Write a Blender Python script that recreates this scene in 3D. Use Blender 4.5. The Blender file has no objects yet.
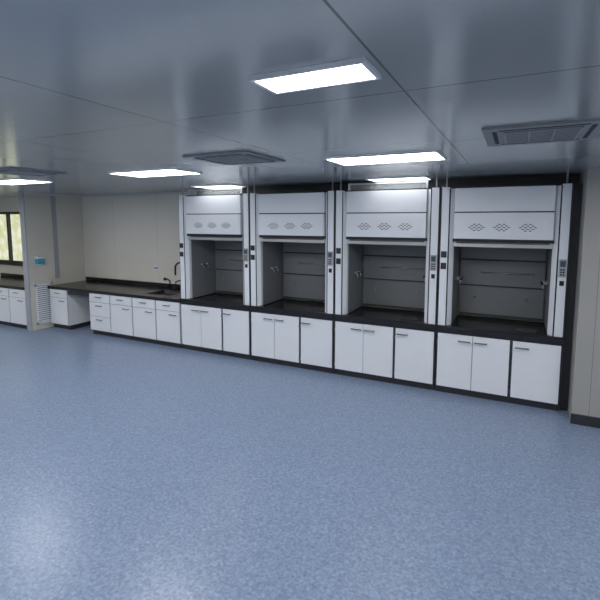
import bpy, bmesh, math
from mathutils import Vector, Matrix
D=bpy.data; C=bpy.context
sc=C.scene
try: sc.view_settings.view_transform='Standard'
except Exception: pass

def s2l(c):
    return tuple(((x/255)/12.92 if x/255<=.04045 else (((x/255)+.055)/1.055)**2.4) for x in c)
def mat(name,rgb,rough=.5,metal=0,noise=0,nscale=30,spec=.5,trans=0,alpha=1,emit=None,estr=0,bump=0):
    m=D.materials.new(name); m.use_nodes=True
    nt=m.node_tree; b=nt.nodes['Principled BSDF']
    col=(*s2l(rgb),1)
    b.inputs['Base Color'].default_value=col
    b.inputs['Roughness'].default_value=rough
    b.inputs['Metallic'].default_value=metal
    b.inputs['Specular IOR Level'].default_value=spec
    b.inputs['Transmission Weight'].default_value=trans
    b.inputs['Alpha'].default_value=alpha
    if emit:
        b.inputs['Emission Color'].default_value=(*s2l(emit),1)
        b.inputs['Emission Strength'].default_value=estr
    if noise or bump:
        tc=nt.nodes.new('ShaderNodeTexCoord'); n=nt.nodes.new('ShaderNodeTexNoise')
        n.inputs['Scale'].default_value=nscale; n.inputs['Detail'].default_value=4
        nt.links.new(tc.outputs['Object'],n.inputs['Vector'])
        if noise:
            mx=nt.nodes.new('ShaderNodeMix'); mx.data_type='RGBA'
            mx.inputs['A'].default_value=tuple(max(0,c*(1-noise)) for c in col[:3])+(1,)
            mx.inputs['B'].default_value=tuple(min(1,c*(1+noise)) for c in col[:3])+(1,)
            nt.links.new(n.outputs['Fac'],mx.inputs['Factor'])
            nt.links.new(mx.outputs['Result'],b.inputs['Base Color'])
        if bump:
            bp=nt.nodes.new('ShaderNodeBump'); bp.inputs['Strength'].default_value=bump
            bp.inputs['Distance'].default_value=.01
            nt.links.new(n.outputs['Fac'],bp.inputs['Height']); nt.links.new(bp.outputs['Normal'],b.inputs['Normal'])
    return m

def panel_mat(name,rgb,rough,sx,sy,axes,line=.006,metal=0,dark=.45,offx=0,offy=0,spec=.5,noise=.04):
    """flat sheet panels with thin joints every sx / sy metres, axes = which world axes"""
    m=D.materials.new(name); m.use_nodes=True; nt=m.node_tree; N=nt.nodes; L=nt.links
    b=N['Principled BSDF']; b.inputs['Roughness'].default_value=rough; b.inputs['Metallic'].default_value=metal
    b.inputs['Specular IOR Level'].default_value=spec
    g=N.new('ShaderNodeNewGeometry'); sp=N.new('ShaderNodeSeparateXYZ'); L.new(g.outputs['Position'],sp.inputs[0])
    outs=[]
    for ax,s,o in ((axes[0],sx,offx),(axes[1],sy,offy)):
        if s<=0: continue
        a=N.new('ShaderNodeMath'); a.operation='ADD'; a.inputs[1].default_value=o+1000*s; L.new(sp.outputs[ax],a.inputs[0])
        md=N.new('ShaderNodeMath'); md.operation='MODULO'; md.inputs[1].default_value=s; L.new(a.outputs[0],md.inputs[0])
        lt=N.new('ShaderNodeMath'); lt.operation='LESS_THAN'; lt.inputs[1].default_value=line; L.new(md.outputs[0],lt.inputs[0])
        outs.append(lt)
    if len(outs)==2:
        mxm=N.new('ShaderNodeMath'); mxm.operation='MAXIMUM'; L.new(outs[0].outputs[0],mxm.inputs[0]); L.new(outs[1].outputs[0],mxm.inputs[1]); f=mxm
    else: f=outs[0]
    col=s2l(rgb)
    n=N.new('ShaderNodeTexNoise'); n.inputs['Scale'].default_value=1.5; L.new(g.outputs['Position'],n.inputs['Vector'])
    m0=N.new('ShaderNodeMix'); m0.data_type='RGBA'
    m0.inputs['A'].default_value=tuple(c*(1-noise) for c in col)+(1,); m0.inputs['B'].default_value=tuple(min(1,c*(1+noise)) for c in col)+(1,)
    L.new(n.outputs['Fac'],m0.inputs['Factor'])
    mx=N.new('ShaderNodeMix'); mx.data_type='RGBA'; L.new(m0.outputs['Result'],mx.inputs['A'])
    mx.inputs['B'].default_value=tuple(c*dark for c in col)+(1,)
    L.new(f.outputs[0],mx.inputs['Factor']); L.new(mx.outputs['Result'],b.inputs['Base Color'])
    return m

WHITE=mat('white_powder_coat',(232,235,238),.35,noise=.02,nscale=8)
CHAR=mat('charcoal_steel',(46,47,51),.4,noise=.1,nscale=20)
BLACK=mat('black_plastic',(18,18,20),.4,noise=.1)
EPOXY=mat('black_epoxy_top',(29,28,31),.22,noise=.15,nscale=60)
LINER=mat('grey_phenolic_liner',(126,129,131),.5,noise=.05,nscale=12)
LINER2=mat('grey_baffle',(120,123,125),.45,noise=.05,nscale=12)
SLOT=mat('dark_slot',(56,57,60),.7,noise=.05)
ALU=mat('brushed_aluminium',(190,193,196),.3,metal=.9,noise=.08,nscale=80)
HND=mat('handle_steel',(130,133,138),.35,metal=.8,noise=.08,nscale=80)
GLASS=mat('sash_glass',(225,235,235),.03,alpha=.18,noise=.01)
SCREEN=mat('lcd_screen',(70,90,100),.2,noise=.05)
GREYPL=mat('grey_plastic',(165,168,172),.4,noise=.04)
GRILLE=mat('grille_white',(205,205,200),.5,noise=.04)
VENTG=mat('vent_grey',(150,152,152),.5,noise=.04)
TEAL=mat('teal_plastic',(70,170,190),.4,noise=.05)
BLUE=mat('blue_plastic',(60,80,130),.4,noise=.05)
LAMP=mat('led_diffuser',(255,255,255),.4,emit=(252,252,255),estr=20.0,noise=.01)
LAMP2=mat('led_diffuser_dim',(255,255,255),.4,emit=(252,252,255),estr=5.0,noise=.01)
CEIL=panel_mat('ceiling_panels',(188,192,194),.18,1.16,1.18,(0,1),line=.008,metal=.35,dark=.4,offx=.4,offy=.7)
WALL=panel_mat('wall_cream_panels',(226,222,210),.45,1.1,0,(0,2),line=.006,dark=.7,offx=.3)
WALLY=panel_mat('wall_side_panels',(214,210,198),.45,1.1,0,(1,2),line=.006,dark=.7,offx=.2)
WALLSHADE=panel_mat('painted_wall_shade',(72,74,78),.5,1.265,0,(0,2),dark=.5,offx=-.48+1.265)  # charcoal tone paints the shade on the cream wall above the hoods
FRAME=mat('window_frame_dark',(58,60,64),.4,metal=.4,noise=.05)

# floor : blue speckled vinyl
FLOOR=D.materials.new('blue_speckled_vinyl'); FLOOR.use_nodes=True
nt=FLOOR.node_tree; N=nt.nodes; L=nt.links; b=N['Principled BSDF']
b.inputs['Roughness'].default_value=.3; b.inputs['Specular IOR Level'].default_value=.38
g=N.new('ShaderNodeNewGeometry')
n1=N.new('ShaderNodeTexNoise'); n1.inputs['Scale'].default_value=50; n1.inputs['Detail'].default_value=6; n1.inputs['Roughness'].default_value=.75
n2=N.new('ShaderNodeTexVoronoi'); n2.inputs['Scale'].default_value=60
L.new(g.outputs['Position'],n1.inputs['Vector']); L.new(g.outputs['Position'],n2.inputs['Vector'])
r1=N.new('ShaderNodeValToRGB'); e=r1.color_ramp.elements
e[0].position=.36; e[0].color=(*s2l((112,129,154)),1); e[1].position=.64; e[1].color=(*s2l((148,164,188)),1)
L.new(n1.outputs['Fac'],r1.inputs['Fac'])
sp=N.new('ShaderNodeSeparateColor'); L.new(n2.outputs['Color'],sp.inputs[0])
r2=N.new('ShaderNodeValToRGB'); e=r2.color_ramp.elements
e[0].position=0; e[0].color=(.66,.68,.73,1); e[1].position=1; e[1].color=(1.22,1.2,1.17,1)
L.new(sp.outputs[0],r2.inputs['Fac'])
mx=N.new('ShaderNodeMix'); mx.data_type='RGBA'; mx.blend_type='MULTIPLY'; mx.inputs['Factor'].default_value=.55
L.new(r1.outputs['Color'],mx.inputs['A']); L.new(r2.outputs['Color'],mx.inputs['B'])
L.new(mx.outputs['Result'],b.inputs['Base Color'])

class B:
    def __init__(s): s.v=[];s.f=[];s.m=[];s.mats=[];s.sm=[]
    def mi(s,m):
        if m not in s.mats: s.mats.append(m)
        return s.mats.index(m)
    def add(s,vs,fs,m,smooth=False):
        o=len(s.v); s.v+= [tuple(v) for v in vs]; k=s.mi(m)
        for f in fs: s.f.append([i+o for i in f]); s.m.append(k); s.sm.append(smooth)
    def box(s,x0,x1,y0,y1,z0,z1,m):
        x0,x1=sorted((x0,x1));y0,y1=sorted((y0,y1));z0,z1=sorted((z0,z1))
        s.add([(x0,y0,z0),(x1,y0,z0),(x1,y1,z0),(x0,y1,z0),(x0,y0,z1),(x1,y0,z1),(x1,y1,z1),(x0,y1,z1)],
              [(0,3,2,1),(4,5,6,7),(0,1,5,4),(1,2,6,5),(2,3,7,6),(3,0,4,7)],m)
    def prism(s,poly,z0,z1,m):
        n=len(poly)
        s.add([(x,y,z0) for x,y in poly]+[(x,y,z1) for x,y in poly],
              [tuple(range(n))[::-1],tuple(range(n,2*n))]+[(i,(i+1)%n,n+(i+1)%n,n+i) for i in range(n)],m)
    def tube(s,pts,r,m,seg=10):
        pts=[Vector(p) for p in pts]
        rr=r if isinstance(r,(list,tuple)) else [r]*len(pts)
        t0=(pts[1]-pts[0]).normalized(); up=Vector((0,0,1)) if abs(t0.z)<.9 else Vector((1,0,0))
        a=t0.cross(up).normalized()
        vs=[]
        for i,p in enumerate(pts):
            t=(pts[min(i+1,len(pts)-1)]-pts[max(i-1,0)]).normalized()
            a=(a-t*a.dot(t)).normalized(); bb=t.cross(a)
            for k in range(seg):
                an=2*math.pi*k/seg; vs.append(p+(a*math.cos(an)+bb*math.sin(an))*rr[i])
        fs=[]
        for i in range(len(pts)-1):
            for k in range(seg):
                fs.append((i*seg+k,i*seg+(k+1)%seg,(i+1)*seg+(k+1)%seg,(i+1)*seg+k))
        fs.append(tuple(range(seg))[::-1]); fs.append(tuple(range((len(pts)-1)*seg,len(pts)*seg)))
        s.add(vs,fs,m,True)
    def obj(s,name,parent=None,loc=(0,0,0),bevel=0):
        me=D.meshes.new(name); me.from_pydata(s.v,[],s.f)
        for m in s.mats: me.materials.append(m)
        for p,k,sm in zip(me.polygons,s.m,s.sm): p.material_index=k; p.use_smooth=sm
        me.update()
        bm=bmesh.new(); bm.from_mesh(me); bmesh.ops.recalc_face_normals(bm,faces=bm.faces); bm.to_mesh(me); bm.free()
        o=D.objects.new(name,me); sc.collection.objects.link(o)
        o.location=loc
        if parent: o.parent=parent
        if bevel:
            md=o.modifiers.new('bevel','BEVEL'); md.width=bevel; md.segments=2; md.limit_method='ANGLE'
        return o
def empty(name,loc):
    o=D.objects.new(name,None); sc.collection.objects.link(o); o.location=loc; o.empty_display_size=.2; return o

CZ=2.47; YW=5.92; YF=5.12
XL=-10.8; XR=3.6; YB=-3.2
# ---------- room shell ----------
def wall(name,x0,x1,y0,y1,z0,z1,m):
    b=B(); b.box(x0,x1,y0,y1,z0,z1,m); return b.obj(name)
wall('floor',XL-.1,XR+.1,YB-.1,YW+.1,-.1,0,FLOOR)
wall('ceiling',XL-.1,XR+.1,YB-.1,YW+.1,CZ,CZ+.1,CEIL)
wall('wall_back',-7.75,XR,YW,YW+.1,0,CZ,WALL)
wall('wall_right',XR,XR+.1,YB,YW,0,CZ,WALLY)
wall('wall_front',XL,XR,YB-.1,YB,0,CZ,WALL)
wall('wall_left',XL-.1,XL,YB,YW,0,CZ,WALLY)
wall('wall_partition',-7.87,-7.75,4.78,YW,0,CZ,WALLY)
b=B(); wy0,wy1=5.6,5.7; wx0,wx1,wz0,wz1=-10.5,-8.05,1.08,2.16
b.box(XL,wx0,wy0,wy1,0,CZ,WALL); b.box(wx1,-7.87,wy0,wy1,0,CZ,WALL)
b.box(wx0,wx1,wy0,wy1,0,wz0,WALL); b.box(wx0,wx1,wy0,wy1,wz1,CZ,WALL); b.obj('wall_window_side')
DAY=D.materials.new('daylit_window_film'); DAY.use_nodes=True; nt=DAY.node_tree; bb=nt.nodes['Principled BSDF']
w=nt.nodes.new('ShaderNodeTexNoise'); w.inputs['Scale'].default_value=5; rp=nt.nodes.new('ShaderNodeValToRGB')
rp.color_ramp.elements[0].position=.4; rp.color_ramp.elements[0].color=(*s2l((218,222,170)),1)
rp.color_ramp.elements[1].position=.6; rp.color_ramp.elements[1].color=(*s2l((248,248,228)),1)
tc=nt.nodes.new('ShaderNodeTexCoord'); nt.links.new(tc.outputs['Object'],w.inputs['Vector']); nt.links.new(w.outputs['Fac'],rp.inputs['Fac'])
nt.links.new(rp.outputs['Color'],bb.inputs['Emission Color']); bb.inputs['Emission Strength'].default_value=.85
bb.inputs['Base Color'].default_value=(.15,.15,.12,1)
b=B(); f=.05
b.box(wx0,wx1,5.58,5.68,wz0,wz0+f,FRAME); b.box(wx0,wx1,5.58,5.68,wz1-f,wz1,FRAME)
for x in (wx0,wx0+.8,wx0+1.6,wx1-f): b.box(x,x+f,5.58,5.68,wz0+f,wz1-f,FRAME)
b.box(wx0,wx1,5.64,5.655,wz0+f,wz1-f,DAY)
b.box(wx0-.03,wx1+.03,5.54,5.6,wz0-.04,wz0,FRAME)
b.obj('window_1')
wall('wall_pillar',.56,1.7,4.9,YW,0,CZ,panel_mat('pillar_panel',(164,163,158),.45,.6,0,(0,2),line=.006,dark=.6,offx=-.1))
b=B(); b.box(.555,1.72,4.885,4.9,0,.1,CHAR); b.obj('baseboard_pillar')
b=B(); b.box(.484,.56,5.2,YW,0,2.36,CHAR); b.obj('trim_filler')
b=B(); b.box(-4.58,.56,5.55,YW,2.362,CZ,WALLSHADE); b.obj('hood_top_painted_shade')  # dark box added over the hoods to stand for the wall's shadow
b=B(); b.box(-7.75,-4.6,YW-.02,YW,CZ-.035,CZ,GRILLE); b.obj('trim_1')
b=B(); b.box(-7.75,-7.73,4.78,YW-.02,CZ-.035,CZ,GRILLE); b.obj('trim_2')
b=B(); b.box(-7.75,-7.742,5.27,5.36,.9,CZ-.035,GREYPL); b.obj('trim_3')
b=B(); b.box(-7.875,-7.745,4.765,4.78,0,CZ,GREYPL); b.obj('trim_4')

# ---------- fume hoods ----------
W=1.265
def handle(b,x,z,y=-.02,l=.11):
    b.tube([(x-l/2,y,z),(x-l/2,y-.03,z)],.005,HND,8); b.tube([(x+l/2,y,z),(x+l/2,y-.03,z)],.005,HND,8)
    b.tube([(x-l/2-.01,y-.03,z),(x+l/2+.01,y-.03,z)],.008,HND,8)
def tap(b,x,y,z,sx,col):
    b.tube([(x,y,z),(x+sx*.05,y,z)],.014,GREYPL,10)
    b.tube([(x+sx*.05,y,z),(x+sx*.05,y-.0,z-.06)],[.012,.005],GREYPL,8)
    b.tube([(x+sx*.05,y,z),(x+sx*.075,y,z)],.015,col,10)
def hood(i,x):
    r=empty('fume_hood',(x,YF,0))
    b=B()
    b.box(.004,W-.004,.03,.78,0,.075,CHAR)
    b.box(.004,W-.004,0,.78,.075,.72,CHAR)
    b.obj('base_frame',r,bevel=.003)
    b=B()
    for a,c in ((.022,.393),(.398,.768),(.797,W-.022)): b.box(a,c,-.018,-.0005,.088,.708,WHITE)
    b.obj('doors',r,bevel=.003)
    b=B()
    for hx in (.31,.48,.885): handle(b,hx,.645)
    for hx in (.022,.768,.797):
        for z in (.15,.6): b.box(hx-.004,hx+.004,-.02,-.002,z-.02,z+.02,ALU)
    b.obj('door_handles',r)
    b=B()
    b.box(.002,W-.002,-.022,.72,.721,.785,EPOXY)
    b.box(.002,W-.002,-.022,.03,.785,.8,EPOXY)
    b.box(.13,.16,.03,.7,.785,.795,EPOXY);b.box(W-.16,W-.13,.03,.7,.785,.795,EPOXY)
    sx,sy=W-.33,.2
    for k in range(16):
        a0=2*math.pi*k/16;a1=2*math.pi*(k+1)/16
        P=lambda a,rr,z:(sx+math.cos(a)*.11*rr,sy+math.sin(a)*.055*rr,z)
        b.add([P(a0,.8,.786),P(a1,.8,.786),P(a1,.85,.797),P(a0,.85,.797),P(a1,1,.797),P(a0,1,.797),P(a1,1.05,.786),P(a0,1.05,.786)],
              [(0,1,2,3),(3,2,4,5),(5,4,6,7)],CHAR)
    b.obj('worktop',r,bevel=.004)
    b=B()
    for s in (0,1):
        q=(lambda v:v) if s==0 else (lambda v:W-v)
        b.box(q(.004),q(.016),0,.76,.8,2.355,CHAR)
        b.box(q(.016),q(.094),-.006,.1,.8,2.355,WHITE)
        b.box(q(.094),q(.108),0.0,.1,.8,2.34,BLACK)
        pl=[(q(.108),.0),(q(.15),.05),(q(.15),.1),(q(.108),.1)]
        b.prism(pl,.8,2.34,WHITE)
    b.obj('side_posts',r,bevel=.002)
    b=B()
    for xx in (.055,W-.055): b.tube([(xx,.05,2.355),(xx,.05,2.4685)],.009,GREYPL,8)
    b.obj('suspension_rods',r)
    b=B()
    b.box(.016,.15,.1,.76,.8,2.3,LINER); b.box(W-.15,W-.016,.1,.76,.8,2.3,LINER)
    b.box(.15,W-.15,.7,.76,.8,2.3,LINER)
    b.box(.15,W-.15,.1,.7,2.1,2.3,LINER)
    for z0,z1 in ((.84,1.18),(1.2,1.5),(1.52,1.83)): b.box(.17,W-.17,.655,.668,z0,z1,LINER2)
    b.box(.17,W-.17,.668,.7,.82,2.0,SLOT)
    b.add([(.17,.655,1.85),(W-.17,.655,1.85),(W-.17,.5,2.1),(.17,.5,2.1)],[(0,1,2,3)],LINER2)
    b.obj('liner',r)
    b=B()
    for z,xa,xb in ((1.36,.42,W-.3),):
        b.tube([(xa,.63,z),(xb,.63,z)],.005,ALU,8)
        for xx in (xa,(xa+xb)/2,xb): b.tube([(xx,.655,z),(xx,.62,z)],.012,ALU,8)
    for xx in (.35,W-.35): b.tube([(xx,.655,1.05),(xx,.63,1.05)],.012,ALU,8)
    for s,xx in ((1,.15),(-1,W-.15)):
        tap(b,xx,.32,1.3,s,CHAR);tap(b,xx,.44,1.3,s,BLUE)
    b.obj('service_fittings',r)
    b=B()
    b.box(.152,W-.152,0,.1,2.345-.26,2.34,WHITE)
    b.box(.152,W-.152,-.012,.04,1.79,2.072,WHITE)
    b.box(.152,W-.152,.004,.04,2.072,2.085,BLACK)
    b.box(.152,W-.152,.0,.1,2.341,2.355,CHAR)
    b.box(.14,W-.14,.02,.05,1.755,1.789,BLACK)
    b.obj('header_panels',r,bevel=.003)
    b=B()
    for cx in (.385,.6325,.88):
        for k,n in enumerate((2,3,4,3,2)):
            z=1.915+(k-2)*.017
            for j in range(n):
                xx=cx+(j-(n-1)/2)*.046; a,h=.019,.006
                b.add([(xx-a,-.0125,z),(xx,-.0125,z-h),(xx+a,-.0125,z),(xx,-.0125,z+h),
                       (xx-a,-.0115,z),(xx,-.0115,z-h),(xx+a,-.0115,z),(xx,-.0115,z+h)],
                      [(0,1,2,3),(0,4,5,1),(1,5,6,2),(2,6,7,3),(3,7,4,0)],SLOT)
    b.obj('vent_louvres',r)
    b=B(); top=2.44 if i in (0,2) else 2.33
    y0,y1=.055,.075
    b.box(.152,W-.152,y0-.02,y1+.01,1.70,1.735,ALU)
    b.box(.152,.175,y0,y1,1.735,top,ALU); b.box(W-.175,W-.152,y0,y1,1.735,top,ALU)
    b.box(.175,W-.175,y0,y1,top-.02,top,ALU)
    b.box(.175,W-.175,y0+.007,y1-.007,1.735,top-.02,GLASS)
    b.obj('sash',r)
    b=B(); b.box(.35,W-.35,.3,.45,2.06,2.1,GREYPL); b.obj('lamp_housing',r)
    b=B()
    for z in (1.48,1.61):
        b.box(.026,.084,-.016,-.0065,z-.035,z+.035,BLACK)
        b.box(.036,.074,-.019,-.016,z-.022,z+.022,CHAR)
        for dx in (-.008,.008): b.box(.055+dx-.002,.055+dx+.002,-.0195,-.019,z-.008,z+.008,BLACK)
    b.obj('power_sockets',r)
    b=B()
    px=W-.055
    b.box(px-.034,px+.034,-.022,-.0065,1.42,1.6,GREYPL)
    b.box(px-.024,px+.024,-.024,-.022,1.525,1.585,SCREEN)
    for rr in range(3):
        for cc in range(2): b.box(px-.02+cc*.022,px-.004+cc*.022,-.024,-.022,1.435+rr*.026,1.452+rr*.026,BLACK)
    b.box(px-.02,px+.02,-.009,-.0065,1.33,1.38,BLACK)
    b.obj('controller',r)
for i in range(4): hood(i,-4.58+i*W)

# ---------- lab benches ----------
X0=-4.584
def cab(b,x0,x1,kind,y=0):
    b.box(x0,x1,y+.03,y+.7,0,.08,CHAR); 
    b.box(x0,x1,y,y+.7,.08,.735,WHITE)
    x0+=.006;x1-=.006
    b.box(x0-.004,x1+.004,y-.002,y,.085,.73,CHAR)
    if kind=='dd':
        b.box(x0,x1,y-.02,y-.002,.585,.728,WHITE); handle(b,(x0+x1)/2,.67,y-.02)
        b.box(x0,x1,y-.02,y-.002,.09,.577,WHITE); handle(b,x1-.12,.53,y-.02)
    else:
        for z0,z1 in ((.585,.728),(.34,.577),(.09,.332)):
            b.box(x0,x1,y-.02,y-.002,z0,z1,WHITE); handle(b,(x0+x1)/2,z1-.05,y-.02)
r=empty('lab_bench',(0,YF,0))
for nm,x0,x1,k in (('cabinet_1',-7.69,-7.21,'dd'),('cabinet_2',-6.62,-6.12,'dr'),('cabinet_3',-6.11,-5.60,'dd'),
                   ('cabinet_4',-5.59,-5.09,'dd'),('cabinet_5',-5.08,-4.59,'dd')):
    b=B(); cab(b,x0,x1,k); b.obj(nm,r,bevel=.002)
b=B(); b.box(-7.21,-6.62,.6,.62,.0,.735,CHAR); b.box(-7.21,-6.62,0,.02,.66,.735,CHAR); b.obj('kneehole_panel',r)
b=B(); sx0,sx1,sy0,sy1=-5.45,-4.95,.15,.55
yb=YW-YF-.001; xw=-7.728
b.box(xw,sx0,-.03,yb,.736,.785,EPOXY); b.box(sx1,X0,-.03,yb,.736,.785,EPOXY)
b.box(sx0,sx1,-.03,sy0,.736,.785,EPOXY); b.box(sx0,sx1,sy1,yb,.736,.785,EPOXY)
b.box(xw,X0,yb-.02,yb,.785,.86,EPOXY)
b.obj('worktop',r,bevel=.003)
b=B()
b.add([(sx0,sy0,.785),(sx1,sy0,.785),(sx1,sy1,.785),(sx0,sy1,.785),(sx0+.02,sy0+.02,.737),(sx1-.02,sy0+.02,.737),(sx1-.02,sy1-.02,.737),(sx0+.02,sy1-.02,.737)],
      [(0,1,5,4),(1,2,6,5),(2,3,7,6),(3,0,4,7),(4,5,6,7)],BLACK); b.obj('sink_basin',r)
b=B(); fx,fy=-5.02,.62
b.tube([(fx,fy,.785),(fx,fy,.81)],.035,BLACK,16)
b.tube([(fx,fy,.81),(fx,fy,1.17)]+[(fx-.09+.09*math.cos(a),fy-.02*(1-math.cos(a)),1.17+.1*math.sin(a)) for a in [math.pi*k/10 for k in range(1,11)]]+[(fx-.18,fy-.04,1.1)],.015,BLACK,10)
b.tube([(fx-.18,fy-.04,1.1),(fx-.18,fy-.04,1.05)],[.018,.011],BLACK,10)
b.tube([(fx,fy,.95),(fx-.08,fy-.06,.97),(fx-.13,fy-.09,.95),(fx-.13,fy-.09,.9)],.011,BLACK,8)
b.tube([(fx,fy,.95),(fx+.08,fy-.06,.97),(fx+.13,fy-.09,.95),(fx+.13,fy-.09,.9)],.011,BLACK,8)
b.tube([(fx,fy-.02,.9),(fx,fy-.07,.9)],.014,BLACK,10); b.box(fx-.03,fx+.03,fy-.085,fy-.07,.89,.91,BLUE)
b.obj('lab_faucet',r)
b=B(); b.tube([(-5.42,.68,.785),(-5.42,.68,.93),(-5.42,.62,.97),(-5.42,.56,.97)],.012,BLACK,10)
b.tube([(-5.42,.56,.955),(-5.42,.56,1.0)],[.03,.022],BLACK,12); b.obj('eyewash_tap',r)

b=B(); b.box(-5.9,-5.78,YW-.012,YW-.0005,1.08,1.17,WHITE); b.box(-5.88,-5.85,YW-.014,YW-.012,1.11,1.14,CHAR);b.box(-5.83,-5.8,YW-.014,YW-.012,1.11,1.14,CHAR); b.obj('wall_socket',bevel=.002)

r=empty('window_bench',(0,4.8,0))
for k in range(4):
    b=B(); x1=-7.9-k*.5; cab(b,x1-.49,x1,'dd'); b.obj('cabinet_%d'%(k+1),r,bevel=.002)
b=B(); b.box(-9.92,-7.88,-.03,.73,.736,.785,EPOXY); b.box(-9.92,-7.88,.71,.73,.785,.86,EPOXY); b.obj('worktop',r,bevel=.003)

# air return grille on partition
b=B(); gy0,gy1=4.87,5.2; gx=-7.7495
b.box(gx,gx+.022,gy0,gy0+.03,.1,.83,WHITE);b.box(gx,gx+.022,gy1-.03,gy1,.1,.83,WHITE)
b.box(gx,gx+.022,gy0,gy1,.1,.13,WHITE);b.box(gx,gx+.022,gy0,gy1,.8,.83,WHITE)
b.box(gx,gx+.002,gy0,gy1,.1,.83,SLOT)
for k in range(18):
    z=.137+k*.037
    b.box(gx+.004,gx+.02,gy0+.03,gy1-.03,z,z+.024,WHITE)
b.obj('return_air_grille')
b=B(); b.box(-7.7495,-7.67,4.9,5.04,1.2,1.3,TEAL); b.box(-7.7495,-7.665,4.895,5.045,1.3,1.34,WHITE); b.box(-7.7495,-7.69,4.93,5.01,1.165,1.2,WHITE)
b.obj('soap_dispenser',bevel=.01)

# ---------- ceiling ----------
def lamp(x0,x1,y0,y1,L=None):
    b=B(); z=CZ-.0005
    b.box(x0,x1,y0,y0+.015,z-.014,z,WHITE);b.box(x0,x1,y1-.015,y1,z-.014,z,WHITE)
    b.box(x0,x0+.015,y0+.015,y1-.015,z-.014,z,WHITE);b.box(x1-.015,x1,y0+.015,y1-.015,z-.014,z,WHITE)
    b.box(x0+.015,x1-.015,y0+.015,y1-.015,z-.009,z,L or LAMP)
    b.obj('ceiling_light_panel')
for xc in (-.93,-3.28,-5.6,-8.6): lamp(xc-.42,xc+.42,3.13,3.57)
for xc in (-1.25,-3.8,): lamp(xc-.34,xc+.34,4.9,5.28,LAMP2)
lamp(-.82,-.42,1.27,1.45); lamp(-3.7,-2.86,.9,1.34); lamp(-6.2,-5.4,.9,1.34); lamp(-9,-8.2,.9,1.34)
for xc in (1.6,): lamp(xc-.42,xc+.42,3.13,3.57); lamp(xc-.42,xc+.42,.9,1.34)
for xc in (1.6,-.93,-3.28,-5.6,-8.6): lamp(xc-.42,xc+.42,-1.4,-.96)  # unseen panels behind the camera, added as fill to brighten the room
lamp(-1.35,-.51,-.2,.24)  # out of view as well, added for more fill light

def cassette(cx,cy,h=.28):
    b=B(); z=CZ-.0005
    b.box(cx-h,cx+h,cy-h,cy+h,z-.012,z,VENTG)
    for sx,sy,lx,ly in ((0,1,.36,.02),(0,-1,.36,.02),(1,0,.02,.36),(-1,0,.02,.36)):
        lx*=h/.5;ly*=h/.5
        b.box(cx+sx*h*.8-lx,cx+sx*h*.8+lx,cy+sy*h*.8-ly,cy+sy*h*.8+ly,z-.0135,z-.012,SLOT)
    n=9
    b.box(cx-h*.64,cx+h*.64,cy-h*.64,cy+h*.64,z-.014,z-.012,SLOT)
    for k in range(n+1):
        t=-h*.64+k*(h*1.28-.008)/n
        b.box(cx-h*.64,cx+h*.64,cy+t,cy+t+.012,z-.018,z-.014,GREYPL)
        if k%3==0: b.box(cx+t,cx+t+.01,cy-h*.64,cy+h*.64,z-.019,z-.014,GREYPL)
    b.obj('ceiling_air_cassette')
cassette(-1.96,2.85); cassette(.09,2.78); cassette(-4.4,2.72)

w=D.worlds.new('world'); sc.world=w; w.use_nodes=True
w.node_tree.nodes['Background'].inputs[0].default_value=(.75,.85,1,1); w.node_tree.nodes['Background'].inputs[1].default_value=.6
cam=D.cameras.new('camera'); co=D.objects.new('camera',cam); sc.collection.objects.link(co); sc.camera=co
co.location=(0,0,2); co.rotation_euler=(math.radians(84),0,math.radians(26.36))
cam.sensor_width=36; cam.lens=26.26; cam.shift_y=-34.5/600; cam.clip_end=100
